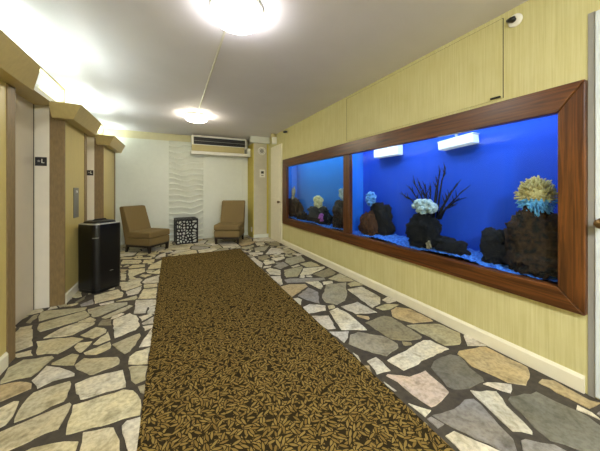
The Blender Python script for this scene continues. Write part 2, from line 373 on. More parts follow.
# outlines of the individual stones, measured on the photo: (x0, y0, scale, [(colour, points) ...])
STONES = [
 (60, 280, 6.0, [
  ('c', [(205,95),(345,58),(382,80),(375,102),(210,142)]), ('c', [(350,15),(480,10),(495,30),(400,65),(375,60)]),
  ('w', [(395,72),(490,40),(490,55),(470,82),(405,95)]), ('c', [(503,30),(585,22),(582,42),(505,50)]),
  ('c', [(502,57),(582,50),(577,110),(465,115),(480,90)]), ('w', [(455,122),(577,120),(574,150),(525,165),(515,198),(440,205),(450,165)]),
  ('w', [(535,165),(572,158),(567,205),(525,203)]), ('c', [(335,130),(460,95),(465,108),(445,120),(355,128)]),
  ('w', [(235,147),(320,127),(325,135),(245,154)]), ('g', [(120,150),(195,118),(200,145),(130,160)]),
  ('o', [(90,135),(155,95),(150,115),(100,140)]), ('e', [(165,180),(320,140),(405,135),(405,148),(230,220),(200,225)]),
  ('c', [(248,228),(415,153),(435,157),(390,187),(275,234)]), ('o', [(230,275),(250,242),(310,238),(308,272)]),
  ('w', [(320,240),(420,200),(460,215),(478,275),(455,300),(330,350),(325,330)]), ('e', [(310,390),(480,320),(485,335),(420,430),(390,445)]),
  ('w', [(475,405),(553,290),(547,395)]), ('w', [(475,222),(545,205),(555,213),(490,248)]), ('w', [(490,262),(562,222),(560,262),(500,268)]),
  ('w', [(498,280),(557,272),(553,287),(510,305)]), ('c', [(105,255),(180,225),(215,240),(200,252)]),
  ('c', [(120,335),(215,285),(280,300),(275,315),(195,355)]), ('c', [(200,388),(290,312),(302,360),(225,390)]),
  ('c', [(140,440),(300,375),(305,410),(215,450),(150,450)]), ('c', [(85,405),(110,380),(190,372),(185,385),(130,435),(115,435)])]),
 (0, 0, 1.0, [
  ('e', [(40,312.7),(47,310.9),(60,310),(87.5,307.5),(85,310.1),(60,316.2),(38.5,321.8)]), ('e', [(38.5,324.5),(60,318),(85.8,310.9),(90,315.8),(76.7,321.7),(60,326.5),(40,332),(37.5,328)]),
  ('c', [(43,338.5),(60,329),(76,323.7),(95,322.7),(94,324.7),(73,335),(60,337.2)]), ('c', [(36.7,342),(60,338.6),(71.7,337.8),(83.3,339.3),(70,347.5),(57.5,354.3),(52,353.8),(37,355.5)]),
  ('o', [(26,323),(34,315.5),(39,314.3),(37,318),(30,323.5)]), ('c', [(15.3,332.7),(20,328),(32,325.6),(32.5,346),(14.5,352.5)]),
  ('c', [(64.9,435.7),(67,422.5),(73,405.6),(88,401.3),(124,390),(133,390.8),(141.3,399.8),(140.5,414.8),(112,423),(70,434.3)]),
  ('c', [(20,458),(24,453),(32,449),(53,444),(65,441.7),(78,442.8),(74,458)]),
  ('c', [(13.5,423.8),(14.9,419),(27.3,398.7),(33.3,393.3),(70,381.3),(70.7,384),(67,397.4),(62.9,402.2)]),
  ('c', [(-6,411.5),(13.5,402),(18.9,401.5),(15.5,410.3),(6,425.2),(-6,431)]), ('t', [(-6,387),(20,382.4),(31.3,384),(31.5,389),(17,395),(-6,405)]),
  ('t', [(279.8,287.3),(289.6,284.5),(305.4,284.3),(307.6,286.5),(292,297.3)]), ('w', [(329.3,311.3),(337.3,308),(346.7,312.7),(356,320),(367.3,330.2),(341.3,330)]),
  ('w', [(311,316.3),(328.7,316),(335.3,328.7),(328,329.5),(319.5,324)]), ('g', [(284.5,280),(290,278.8),(324.5,278),(325.5,279.8),(305,282.3),(287,283)]),
  ('o', [(365,322.8),(384,316),(390.7,317.3),(422.7,337.3),(420,339.3),(400,340.8),(391,339.2)]), ('w', [(329.5,332),(348.7,331.9),(348,337.3),(344.5,343)]),
  ('w', [(387.1,361),(402.2,352.8),(423.3,340.4),(430.9,340.8),(449,349.3),(426.3,359.6),(403.7,371)]),
  ('g', [(432.5,416),(454,410),(465,400),(473.3,399.3),(481.7,406),(500,426.5),(513,440),(519,455),(502,452),(466.7,434.3)]),
  ('w', [(445,436.8),(453.3,431.8),(475,441),(500,452),(505,458),(466,458)]),
  ('w', [(470,390.8),(496.7,392),(506,406.4),(533.3,432.6),(533,435),(512,431.6),(500,420.5),(483,404)]), ('w', [(352.5,353),(358,356.5),(360.5,362)])]),
 (70, 335, 6.667, [
  ('e', [(30,205),(90,160),(320,148),(330,195),(160,265),(130,270),(80,245)]), ('w', [(35,330),(130,290),(350,238),(370,350),(90,430),(65,432),(60,400),(38,395)]),
  ('c', [(390,195),(395,150),(440,115),(530,85),(518,195),(460,200)]), ('e', [(388,218),(420,210),(517,212),(505,300),(435,330),(400,270)]), ('e', [(450,350),(502,335),(495,400),(470,385)])]),
 (70, 384, 6.667, [('c', [(85,330),(260,290),(290,295),(335,380),(335,490),(50,490),(80,390)]), ('w', [(345,285),(380,250),(472,222),(455,490),(410,490),(380,430),(360,370)])]),
 (0, 390, 7.39, [('c', [(-40,335),(60,290),(430,135),(515,100),(525,110),(430,290),(250,360),(220,385),(80,445),(-40,500)])]),
 (0, 340, 7.5, [('w', [(235,310),(345,200),(450,210),(560,255),(560,270),(400,310),(280,368),(270,350)]), ('e', [(385,178),(540,108),(595,115),(555,190),(390,185)]),
  ('e', [(5,330),(0,315),(60,215),(180,150),(390,125),(410,135),(340,190),(230,280),(120,300)]), ('c', [(110,125),(110,112),(240,77),(245,118),(130,135)])]),
 (290, 260, 6.633, [
  ('g', [(50,240),(120,185),(190,215),(195,290),(110,265)]), ('w', [(100,147),(190,142),(220,175),(205,195)]), ('w', [(217,147),(280,140),(285,155),(222,164)]),
  ('m', [(240,165),(375,150),(370,180),(380,230),(365,270),(310,298),(240,285),(212,250)]), ('w', [(380,195),(475,178),(600,250),(600,290),(545,318)]),
  ('w', [(335,310),(450,280),(485,300),(580,350),(440,360)]), ('w', [(20,258),(50,252),(80,265),(70,300)]), ('w', [(85,315),(130,295),(235,305),(240,335),(125,355)]),
  ('o', [(150,95),(260,55),(305,85),(290,100),(220,118)]), ('w', [(65,105),(90,55),(230,45),(235,52),(140,95)]), ('e', [(255,125),(330,90),(430,140),(330,145)]),
  ('e', [(378,160),(430,142),(490,165),(400,178)])]),
 (320, 300, 7.5, [('m', [(215,330),(225,265),(280,242),(468,272),(585,332),(590,360),(535,390),(500,425),(320,375)]), ('e', [(420,60),(500,32),(590,37),(530,68),(470,78)])]),
 (380, 290, 7.5, [('t', [(82,155),(120,130),(230,145),(400,235),(250,250),(150,225),(95,200)]), ('e', [(200,268),(260,260),(440,257),(600,325),(600,412),(490,418)])]),
 (360, 340, 6.633, [('w', [(45,145),(110,118),(150,150),(200,205),(115,230)]), ('p', [(170,240),(180,230),(330,250),(430,205),(595,350),(500,438),(470,446),(300,330),(250,280)]), ('w', [(155,280),(165,285),(240,340),(225,342)])]),
 (400, 376, 6.0, [('w', [(50,170),(190,210),(150,250)]), ('g', [(160,258),(190,250),(265,295),(230,318)])]),
 (430, 330, 6.0, [('t', [(160,145),(170,127),(330,100),(590,230),(600,290),(575,333),(470,320),(250,220),(200,170)]),
  ('d', [(5,225),(20,190),(120,147),(180,160),(235,225),(320,290),(325,310),(235,353),(140,355),(100,340),(40,270)]), ('w', [(315,325),(390,317),(490,332),(485,382)])]),
 (500, 360, 4.96, [('d', [(40,200),(50,185),(180,160),(440,285),(520,345),(520,480),(400,453),(250,400),(170,340)]), ('t', [(190,115),(210,97),(270,107),(450,205),(500,217),(440,243),(340,190)]),
  ('g', [(100,400),(130,397),(270,425),(330,455),(300,520),(130,500)])]),
 (230, 230, 6.633, [
  ('e', [(75,120),(155,100),(160,110),(105,130)]), ('w', [(165,85),(225,80),(232,95),(180,105)]), ('m', [(160,120),(240,107),(262,104),(230,140),(165,140)]),
  ('o', [(245,90),(330,80),(330,108),(270,102)]), ('w', [(235,160),(272,117),(340,125),(360,150),(250,163)]), ('w', [(120,150),(220,150),(215,163),(130,165)]),
  ('o', [(185,177),(250,168),(265,185),(215,203),(190,195)]), ('e', [(333,128),(390,125),(440,150),(372,160)]), ('w', [(272,190),(358,177),(365,188),(310,208)]),
  ('m', [(362,208),(372,190),(470,170),(500,205),(400,235)]), ('w', [(220,212),(290,202),(300,220),(235,233)]), ('g', [(287,245),(350,212),(390,235),(340,260)]),
  ('w', [(225,242),(275,237),(268,248),(218,255)]), ('w', [(237,265),(265,253),(335,270),(335,300),(265,295)]), ('w', [(268,310),(335,307),(350,360),(333,368)]),
  ('w', [(130,190),(160,182),(218,222),(213,248),(182,240)]), ('w', [(405,245),(450,230),(465,237),(420,250)]), ('e', [(465,225),(540,210),(600,240),(510,246)]),
  ('e', [(357,290),(358,267),(478,242),(483,255),(450,308),(372,316)])]),
 (90, 245, 8.0, [
  ('w', [(418,300),(440,277),(555,242),(552,300),(440,310)]), ('c', [(305,290),(325,272),(400,267),(420,280),(395,303)]), ('c', [(395,250),(420,237),(490,240),(440,260)]),
  ('c', [(305,200),(440,187),(445,213),(375,238),(310,268)]), ('c', [(305,180),(340,162),(440,157),(440,175),(320,188)]), ('c', [(460,195),(480,162),(578,122),(570,185)]),
  ('c', [(482,228),(530,207),(560,192),(557,232)]), ('c', [(245,155),(260,122),(410,120),(415,135),(390,148)]), ('c', [(422,145),(430,122),(520,114),(510,138),(430,148)]),
  ('c', [(350,106),(500,99),(490,110),(370,113)]), ('w', [(520,105),(560,77),(605,62),(605,92)]), ('t', [(250,195),(305,197),(270,218),(245,222)]),
  ('c', [(245,235),(290,235),(285,283),(245,283)]), ('c', [(245,100),(340,97),(330,110),(250,114)])])]
ALB = dict(c=(0.56, 0.52, 0.36), w=(0.63, 0.605, 0.525), e=(0.42, 0.395, 0.27), g=(0.27, 0.26, 0.245), o=(0.25, 0.225, 0.14), t=(0.46, 0.37, 0.21), d=(0.17, 0.168, 0.14), m=(0.34, 0.325, 0.26), p=(0.56, 0.47, 0.39))

def inside(p, poly):
    c = False; n = len(poly)
    for i in range(n):
        a, b = poly[i], poly[(i + 1) % n]
        if (a[1] > p[1]) != (b[1] > p[1]) and p[0] < (b[0] - a[0]) * (p[1] - a[1]) / (b[1] - a[1]) + a[0]: c = not c
    return c
def cross_seg(a, b, c, d):
    o = lambda p, q, r: (q[0] - p[0]) * (r[1] - p[1]) - (q[1] - p[1]) * (r[0] - p[0])
    return o(a, b, c) * o(a, b, d) < 0 and o(c, d, a) * o(c, d, b) < 0
def bbox(p): return min(q[0] for q in p), max(q[0] for q in p), min(q[1] for q in p), max(q[1] for q in p)
def hits(p, q, bp, bq):
    if bp[0] > bq[1] or bp[1] < bq[0] or bp[2] > bq[3] or bp[3] < bq[2]: return False
    if any(inside(v, q) for v in p) or any(inside(v, p) for v in q): return True
    return any(cross_seg(p[i], p[i - 1], q[j], q[j - 1]) for i in range(len(p)) for j in range(len(q)))
def area(p): return 0.5 * sum(p[i - 1][0] * p[i][1] - p[i][0] * p[i - 1][1] for i in range(len(p)))
def clip(poly, nx, ny, c):
    out = []
    for i in range(len(poly)):
        a, b = poly[i - 1], poly[i]
        da, db = nx * a[0] + ny * a[1] - c, nx * b[0] + ny * b[1] - c
        if da <= 0: 
            if db <= 0: out.append(b)
            else: t = da / (da - db); out.append((a[0] + (b[0] - a[0]) * t, a[1] + (b[1] - a[1]) * t))
        elif db <= 0:
            t = da / (da - db); out += [(a[0] + (b[0] - a[0]) * t, a[1] + (b[1] - a[1]) * t), b]
    return out
def voronoi(seeds, rect, gap, reach):
    cells = []
    for s in seeds:
        p = [(rect[0], rect[2]), (rect[1], rect[2]), (rect[1], rect[3]), (rect[0], rect[3])]
        for q in seeds:
            if q is s or abs(q[0] - s[0]) > reach or abs(q[1] - s[1]) > reach: continue
            dx, dy = q[0] - s[0], q[1] - s[1]; L = math.hypot(dx, dy)
            if L < 1e-6: continue
            p = clip(p, dx / L, dy / L, (dx * (q[0] + s[0]) + dy * (q[1] + s[1])) / (2 * L) - gap / 2)
            if len(p) < 3: break
        if len(p) >= 3: cells.append(p)
    return cells
def jitter_grid(rect, step, j):
    return [(rect[0] + (i + 0.5 + random.uniform(-j, j)) * step, rect[2] + (k + 0.5 + random.uniform(-j, j)) * step)
            for i in range(int((rect[1] - rect[0]) / step)) for k in range(int((rect[3] - rect[2]) / step))]

polys = []
for x0, y0, sc, lst in STONES:
    for col, pts in lst:
        p = [unproj(x0 + px / sc, y0 + py / sc) for px, py in pts]
        if area(p) < 0: p = p[::-1]
        polys.append((p, ALB[col], bbox(p)))
FR = (-1.44, XR - 0.005, YN + 0.02, YB - 0.01)
for step, gap in ((0.30, 0.03), (0.15, 0.022), (0.085, 0.016)):
    for p in voronoi(jitter_grid(FR, step, 0.48), FR, gap, step * 3.2):
        if area(p) < 0.0022: continue
        bp = bbox(p)
        if -0.11 < bp[0] and bp[1] < 1.09 and bp[3] < 4.95: continue          # under the rug
        if any(hits(p, q, bp, bq) for q, _, bq in polys): continue
        cx_ = (bp[0] + bp[1]) / 2
        pal = 'ccccew' if cx_ < 0.3 else 'wwwwmegot'
        polys.append((p, ALB[random.choice(pal)], bp))

bm = bmesh.new()
lay = bm.faces.layers.int.new('pick')
box(bm, -1.5, XR + 0.4, YN - 0.1, YB + 0.05, -0.06, 0.0)
facecols = {}
nstone = 0
for p, alb, bp in polys:
    # rough quarry edges: subdivide and nudge
    q = []
    for i in range(len(p)):
        a, b = p[i], p[(i + 1) % len(p)]; L = math.hypot(b[0] - a[0], b[1] - a[1]); m = max(1, min(8, int(L / 0.04)))
        for k in range(m):
            t = k / m; jx = 0.006 if k == 0 else 0.014
            q.append((a[0] + (b[0] - a[0]) * t + random.uniform(-jx, jx) * 0.5, a[1] + (b[1] - a[1]) * t + random.uniform(-jx, jx) * 0.5))
    cx_ = sum(v[0] for v in q) / len(q); cy_ = sum(v[1] for v in q) / len(q)
    top = [bm.verts.new((cx_ + (x - cx_) * 0.985, cy_ + (y - cy_) * 0.985, 0.005)) for x, y in q]
    low = [bm.verts.new((x, y, -0.001)) for x, y in q]
    nstone += 1; v_ = random.uniform(0.88, 1.1); facecols[nstone] = (alb[0] * v_, alb[1] * v_, alb[2] * v_ * random.uniform(0.93, 1.05), 1)
    f = bm.faces.new(top); f[lay] = nstone; f.material_index = 1
    for i in range(len(q)):
        g = bm.faces.new((low[i], low[(i + 1) % len(q)], top[(i + 1) % len(q)], top[i])); g[lay] = nstone; g.material_index = 1
picks = [f[lay] for f in bm.faces]
fl = structure(link('floor', bm, [M['mortar'], M['stone']]))
ca = fl.data.color_attributes.new('stone', 'FLOAT_COLOR', 'CORNER')
buf = []
for pl, pk in zip(fl.data.polygons, picks):
    buf += list(facecols.get(pk, (0.1, 0.1, 0.1, 1))) * pl.loop_total
ca.data.foreach_set('color', buf)

# ------------------------------------------------------------------ rug
bm = bmesh.new()
prism(bm, [(-0.130, -1.6, 0.0052), (1.085, -1.6, 0.0052), (1.199, 5.065, 0.0052), (-0.154, 5.0, 0.0052)], (0, 0, 0.008), 0.003, 1)
tag(link('hall_rug', bm, M['rug']), 'long brown and gold leaf-patterned runner rug lying on the flagstone floor', 'rug')

# ------------------------------------------------------------------ left side: piers, elevator doors, light shelves
def pier(y0, y1, label):
    r = thing('laminate_pier', label, 'pier', (XP, (y0 + y1) / 2, 0), 0, 'laminate piers along the elevator wall')
    ox, oy = XP, (y0 + y1) / 2
    def mk(n, bm_, m, **k):
        bmesh.ops.translate(bm_, verts=bm_.verts, vec=(-ox, -oy, 0)); return link(n, bm_, m, r, **k)
    xi = -1.092                                   # where the brown side gives way to the white jamb
    mk('core', B(xi, XP - 0.012, y0, y1, 0, 1.985), M['brown'])
    mk('corner_trim', B(XP - 0.03, XP, y0 - 0.001, y0 + 0.022, 0, 1.875, 0.002, 1), M['brown'])
    mk('corner_trim', B(XP - 0.03, XP, y1 - 0.10, y1 + 0.001, 0, 1.875, 0.002, 1), M['brown'])
    mk('front_panel', B(XP - 0.02, XP - 0.006, y0 + 0.022, y1 - 0.10, 0.0, 1.875), M['panel'])
    b = bmesh.new()
    prism(b, [(XP - 0.006, y0 + 0.024, 0), (XP + 0.006, y0 + 0.024, 0), (XP + 0.006, y0 + 0.024, 0.085), (XP - 0.003, y0 + 0.024, 0.10), (XP - 0.006, y0 + 0.024, 0.10)], (0, y1 - y0 - 0.126, 0))
    mk('baseboard', b, M['cream'])
    # flared, mitred crown: an open-topped trough round the front and the near side
    zb, zt, ob, ot, th = 1.872, 2.005, 0.092, 0.176, 0.014
    b = bmesh.new()
    def ring(o, z, inset):                          # path: inner end of the near return, mitre corner, far end
        o = o - inset
        return [(-1.045, y0 - o, z), (XP + o, y0 - o, z), (XP + o, y1 - (0.0 if z < 1.95 else 0.13), z)]
    A, T = ring(ob, zb, 0), ring(ot, zt, 0); A2, T2 = ring(ob, zb + 0.012, th), ring(ot, zt, th)
    va, vt, va2, vt2 = ([b.verts.new(p) for p in q] for q in (A, T, A2, T2))
    for i in (0, 1):
        b.faces.new((va[i], va[i + 1], vt[i + 1], vt[i])); b.faces.new((va2[i], vt2[i], vt2[i + 1], va2[i + 1])); b.faces.new((vt[i], vt[i + 1], vt2[i + 1], vt2[i]))
    # floor of the trough
    inn = [(-1.045, y0, zb), (XP - 0.01, y0, zb), (XP - 0.01, y1, zb)]; inn2 = [(p[0], p[1], zb + 0.012) for p in inn]
    vi, vi2 = [b.verts.new(p) for p in inn], [b.verts.new(p) for p in inn2]
    for i in (0, 1):
        b.faces.new((vi[i], vi[i + 1], va[i + 1], va[i])); b.faces.new((vi2[i], va2[i], va2[i + 1], vi2[i + 1])); b.faces.new((vi[i], vi2[i], vi2[i + 1], vi[i + 1]))
    for i in (0, 2):
        b.faces.new((va[i], vt[i], vt2[i], va2[i])); b.faces.new((va[i], va2[i], vi2[i], vi[i]))
    mk('crown', b, M['laminate'])
    return r
M['tube2'] = emissive('fluorescent_glow', (0.91, 1.0, 0.90, 1), TUBE)
P1, P2, P3 = (1.74, 2.487), (3.405, 4.172), (5.06, 6.02)
pier(*P1, 'gold laminate pier nearest the viewer at the left edge, with pale baseboard and flared crown')
pier(*P2, 'gold laminate pier with flared crown, steel call plate and black bin in front')
pier(*P3, 'far gold laminate pier with flared crown, standing next to the white back wall')

def jamb(n, y, z1):
    return structure(link(n, B(XD - 0.03, -1.092, y - 0.002, y + 0.06, 0, z1), M['jamb']))
# elevator doorways: door leaf, jamb, soffit shelf with white lip and lid above
for i, (a, b_) in enumerate(((P1[1], P2[0]), (P2[1], P3[0]))):
    d = structure(link('door_%d' % (i + 1), B(XD - 0.04, XD, a, (b_ - 0.012), 0.004, 1.998), M['door']))
    s = structure(link('door_seam', B(XD - 0.03, XD + 0.002, b_ - 0.014, b_ - 0.002, 0.004, 1.998), M['gap'], d)); del s['kind']
    jamb('trim_%d' % (i + 1), b_, 1.998)
    structure(link('trim_%d' % (i + 11), B(XD - 0.03, -1.092, a - 0.06, a + 0.002, 0, 1.998), M['jamb']))
    bm = bmesh.new()
    prism(bm, [(XD - 0.05, a, 1.998), (-1.027, a, 1.998), (-1.027, a, 2.046), (-1.039, a, 2.046), (-1.039, a, 2.012), (XD - 0.05, a, 2.012)], (0, b_ - a, 0))
    bm.faces.ensure_lookup_table()
    o = structure(link('trim_%d' % (i + 3), bm, [M['laminate'], M['white']]))
    for pl in o.data.polygons:
        c = pl.center
        if pl.normal.x > 0.5 or c.z > 2.02 or pl.normal.z > 0.5: pl.material_index = 1
    structure(link('trim_%d' % (i + 5), B(XP - 0.03, XP - 0.002, a - 0.02, b_ + 0.02, 2.174, 2.192), M['laminate']))
    lt = structure(link('trim_%d' % (i + 22), B(-1.165, -1.045, a + 0.05, b_ - 0.05, 2.018, 2.036), M['tube2']))
    structure(link('trim_%d' % (i + 24), B(XD - 0.05, XP - 0.002, b_, b_ + 0.02, 1.99, 2.174), M['palelam']))
    structure(link('trim_%d' % (i + 7), B(XD - 0.05, XD - 0.02, a - 0.1, b_ + 0.1, 2.012, 2.172), M['white']))
# wall behind piers closing the recess toward the back wall and the near side
structure(link('trim_9', B(-1.45, -1.08, P3[0] + 0.06, YB, 0, 2.0), M['white']))
structure(link('trim_26', B(-1.20, -1.105, P3[1] + 0.10, YB - 0.06, 2.01, 2.03), M['tube2']))
structure(link('trim_27', B(-1.10, -1.085, P3[1] + 0.06, YB, 2.0, 2.05), M['white']))
structure(link('trim_10', B(-1.45, -1.08, YN, P1[0], 0, 1.99), M['panel']))
structure(link('trim_13', B(-1.45, -1.10, P2[0] + 0.06, P2[1] - 0.06, 0, 1.985), M['white']))
structure(link('trim_14', B(-1.45, -1.10, P1[0], P1[1] - 0.06, 0, 1.985), M['white']))

# call plate on the second pier
cp = thing('call_plate', 'brushed steel elevator call plate with small button, on the middle pier', 'call plate', (XP - 0.006, 3.765, 1.02))
link('plate', B(0, 0.006, -0.085, 0.085, -0.17, 0.17, 0.002, 1), M['steel'], cp)
bm = bmesh.new(); lathe(bm, [(0.016, 0.006), (0.016, 0.011), (0.012, 0.013)], 20, axis='X', at=(0, 0, 0.125)); link('button', bm, M['plastic'], cp)

# floor signs on the white jambs: star and L over a braille line
def floor_sign(y, xc, zc, w, label):
    r = thing('floor_sign', label, 'sign', (xc, y - 0.002, zc), 0, 'black floor signs on the elevator jambs')
    link('plate', B(-w / 2, w / 2, -0.006, 0, -w / 2, w / 2, 0.001, 1), M['black'], r)
    bm = bmesh.new(); s = w
    pts = [(0.06 * s, 0.30 * s), (0.06 * s, -0.17 * s), (0.30 * s, -0.17 * s), (0.30 * s, -0.10 * s), (0.13 * s, -0.10 * s), (0.13 * s, 0.30 * s)]
    prism(bm, [(x, -0.006, z) for x, z in pts], (0, -0.002, 0)); link('letter', bm, M['plastic'], r)
    bm = bmesh.new(); pts = []
    for k in range(10):
        rr = (0.17 if k % 2 == 0 else 0.075) * s; t = math.pi / 2 + k * math.pi / 5
        pts.append((-0.17 * s + rr * math.cos(t), -0.006, 0.04 * s + rr * math.sin(t)))
    prism(bm, pts, (0, -0.002, 0)); link('star', bm, M['greyp'], r)
    return r
floor_sign(3.403, -1.152, 1.445, 0.086, 'black square floor sign with star and L on the jamb beside the near elevator door')
floor_sign(5.058, -1.142, 1.43, 0.082, 'black square floor sign on the pale jamb behind the middle pier')

# ------------------------------------------------------------------ back wall
def panel_bw(n, x0, x1, z1): return structure(link(n, B(x0, x1, YB - 0.02, YB, 0, z1), M['white']))
panel_bw('trim_15', -1.08, -0.062, 2.27)
panel_bw('trim_16', 0.664, 1.60, 2.27)
structure(link('trim_17', B(1.60, 1.74, YB - 0.03, YB, 0, 2.27), M['white']))
structure(link('baseboard_back', B(-1.08, 1.76, YB - 0.034, YB - 0.02, 0, 0.07), M['white']))
# panel of wavy white ridges
NX, NZ = 44, 190
bm = bmesh.new(); X0, X1, Z0, Z1 = -0.062, 0.664, 0.0, 2.27
random.seed(5); ph = [random.uniform(0, 6.28) for _ in range(8)]
g = []
for j in range(NZ + 1):
    row = []
    for i in range(NX + 1):
        x, z = X0 + (X1 - X0) * i / NX, Z0 + (Z1 - Z0) * j / NZ
        wv = 0.022 * math.sin(x * 8.2 + ph[0] + z * 1.3) + 0.014 * math.sin(x * 15 + ph[1] + z * 4.0) + 0.02 * math.sin(z * 5 + ph[2] + x * 3)
        t = ((z + wv) / 0.128) % 1.0
        d = 0.046 * (t ** 1.5 if t < 0.93 else (1 - t) / 0.07)
        row.append(bm.verts.new((x, YB - 0.022 - d, z)))
    g.append(row)
for j in range(NZ):
    for i in range(NX): bm.faces.new((g[j][i], g[j][i + 1], g[j + 1][i + 1], g[j + 1][i]))
rim = [e for e in bm.edges if e.is_boundary]
ex = bmesh.ops.extrude_edge_only(bm, edges=rim)
for v in ex['geom']:
    if isinstance(v, bmesh.types.BMVert): v.co.y = YB - 0.001
tag(link('wave_panel', bm, M['white'], smooth=False), 'tall white relief panel of wavy horizontal ridges on the back wall', 'wall panel')

# column in the far right corner
structure(link('trim_18', B(1.745, 1.76, 6.05, YB, 0, 2.28), M['yellow']))
structure(link('wall_column', B(1.76, 2.085, 6.045, YB, 0, HC), M['column']))
structure(link('trim_19', B(2.085, XR, 6.05, YB, 0, HC), M['yellow']))
structure(link('baseboard_column', B(1.755, XR, 6.028, 6.045, 0, 0.085, 0.003, 1), M['white']))
structure(link('trim_20', B(1.655, XR, 5.93, 6.045, 2.285, HC, 0.004, 1), M['white']))

# far door in the right wall
d3 = structure(link('door_3', B(XR - 0.028, XR, 5.135, 5.79, 0.01, 2.16, 0.004, 1), M['cream']))
bm = bmesh.new()
for zz in (0.20, 1.12): 
    box(bm, XR - 0.032, XR - 0.027, 5.24, 5.69, zz, zz + (0.78 if zz < 1 else 0.9), 0.004, 1)
link('door_panel', bm, M['cream'], d3)
bm = bmesh.new(); lathe(bm, [(0.012, 0), (0.012, -0.03), (0.028, -0.04), (0.030, -0.055), (0.02, -0.07)], 16, axis='X', at=(XR - 0.028, 5.2, 0.90)); link('door_knob', bm, M['brass'], d3, smooth=True)
# near door at the right edge
d4 = structure(link('door_4', B(XR - 0.012, XR, -0.40, 0.560, 0.01, 2.165, 0.004, 1), M['door2']))
bm = bmesh.new(); lathe(bm, [(0.030, 0), (0.030, -0.006), (0.012, -0.010), (0.012, -0.035), (0.022, -0.042), (0.026, -0.055), (0.018, -0.066)], 24, axis='X', at=(XR - 0.012, 0.525, 0.985)); link('door_knob', bm, M['brass'], d4, smooth=True)
structure(link('trim_21', B(XR - 0.004, XR, 0.560, 0.588, 0.0, 2.17), M['greyp']))

# ------------------------------------------------------------------ aquarium surround
XF = XR - 0.034
sr = thing('aquarium_surround', 'wide reddish walnut surround with mitred corners framing both aquariums', 'frame', (XR, 2.84, 0))
def fr(n, bm_, m):
    bmesh.ops.translate(bm_, verts=bm_.verts, vec=(-XR, -2.84, 0)); return link(n, bm_, m, sr)
IY0, IY1, IZ0, IZ1 = 0.708, 4.86, 0.580, 1.636
def rail(pts, m, n):
    b = bmesh.new(); prism(b, [(XF, y, z) for y, z in pts], (0.06, 0, 0), 0.006, 2); fr(n, b, m)
e = 0.0012
rail([(FY0 + e, FZ1), (IY0 + e, IZ1), (IY1 - e, IZ1), (FY1 - e, FZ1)], M['wood_h'], 'top_rail')
rail([(FY0 + e, FZ0), (FY1 - e, FZ0), (IY1 - e, IZ0), (IY0 + e, IZ0)], M['wood_h'], 'bottom_rail')
rail([(FY0, FZ0 + e), (IY0, IZ0 + e), (IY0, IZ1 - e), (FY0, FZ1 - e)], M['wood_v'], 'end_stile')
rail([(FY1, FZ0 + e), (FY1, FZ1 - e), (IY1, IZ1 - e), (IY1, IZ0 + e)], M['wood_v'], 'end_stile')
rail([(2.765, IZ0 + e), (2.895, IZ0 + e), (2.895, IZ1 - e), (2.765, IZ1 - e)], M['wood_v'], 'divider_stile')

# ------------------------------------------------------------------ aquariums
XG, XT = XR + 0.034, 2.43
def aquarium(y0, y1, back, label, seed):
    r = thing('aquarium', label, 'aquarium', ((XG + XT) / 2, (y0 + y1) / 2, 0.50))
    ox, oy = (XG + XT) / 2, (y0 + y1) / 2
    def mk(n, bm_, m, **k):
        bmesh.ops.translate(bm_, verts=bm_.verts, vec=(-ox, -oy, -0.50)); return link(n, bm_, m, r, **k)
    mk('tank_base', B(XG, XT, y0, y1, 0.50, 0.53), M['blackm'])
    mk('back_panel', B(XT, XT + 0.02, y0, y1, 0.50, 1.84), back)
    mk('end_panel', B(XG, XT, y0 - 0.012, y0, 0.50, 1.84), M['tankend'])
    mk('end_panel', B(XG, XT, y1, y1 + 0.012, 0.50, 1.84), M['tankend'])
    mk('hood', B(XG, XT, y0, y1, 1.825, 1.84), M['blackm'])
    mk('glass_pane', B(XG - 0.004, XG, y0, y1, 0.50, 1.84), M['glass'])
    # gravel bed rising to the back
    random.seed(seed); b = bmesh.new(); nx, ny = 12, int((y1 - y0) / 0.018); gg = []
    for i in range(nx + 1):
        row = []
        for j in range(ny + 1):
            t = i / nx
            row.append(b.verts.new((XG + 0.002 + (XT - XG - 0.004) * t, y0 + 0.002 + (y1 - y0 - 0.004) * j / ny, 0.588 + 0.028 * t + random.uniform(-0.009, 0.009) + 0.012 * math.sin(j * 0.13 + seed))))
        gg.append(row)
    for i in range(nx):
        for j in range(ny): b.faces.new((gg[i][j], gg[i + 1][j], gg[i + 1][j + 1], gg[i][j + 1]))
    gr = mk('gravel', b, M['gravel']); gr['kind'] = 'stuff'
    return r
aquarium(2.93, 5.05, M['tankcyan'], 'left wall aquarium, lighter blue, with purple and yellow corals, left of the divider', 1)
aquarium(0.62, 2.88, M['tankblue'], 'right wall aquarium, deep blue, with branching driftwood and a fluffy anemone', 2)

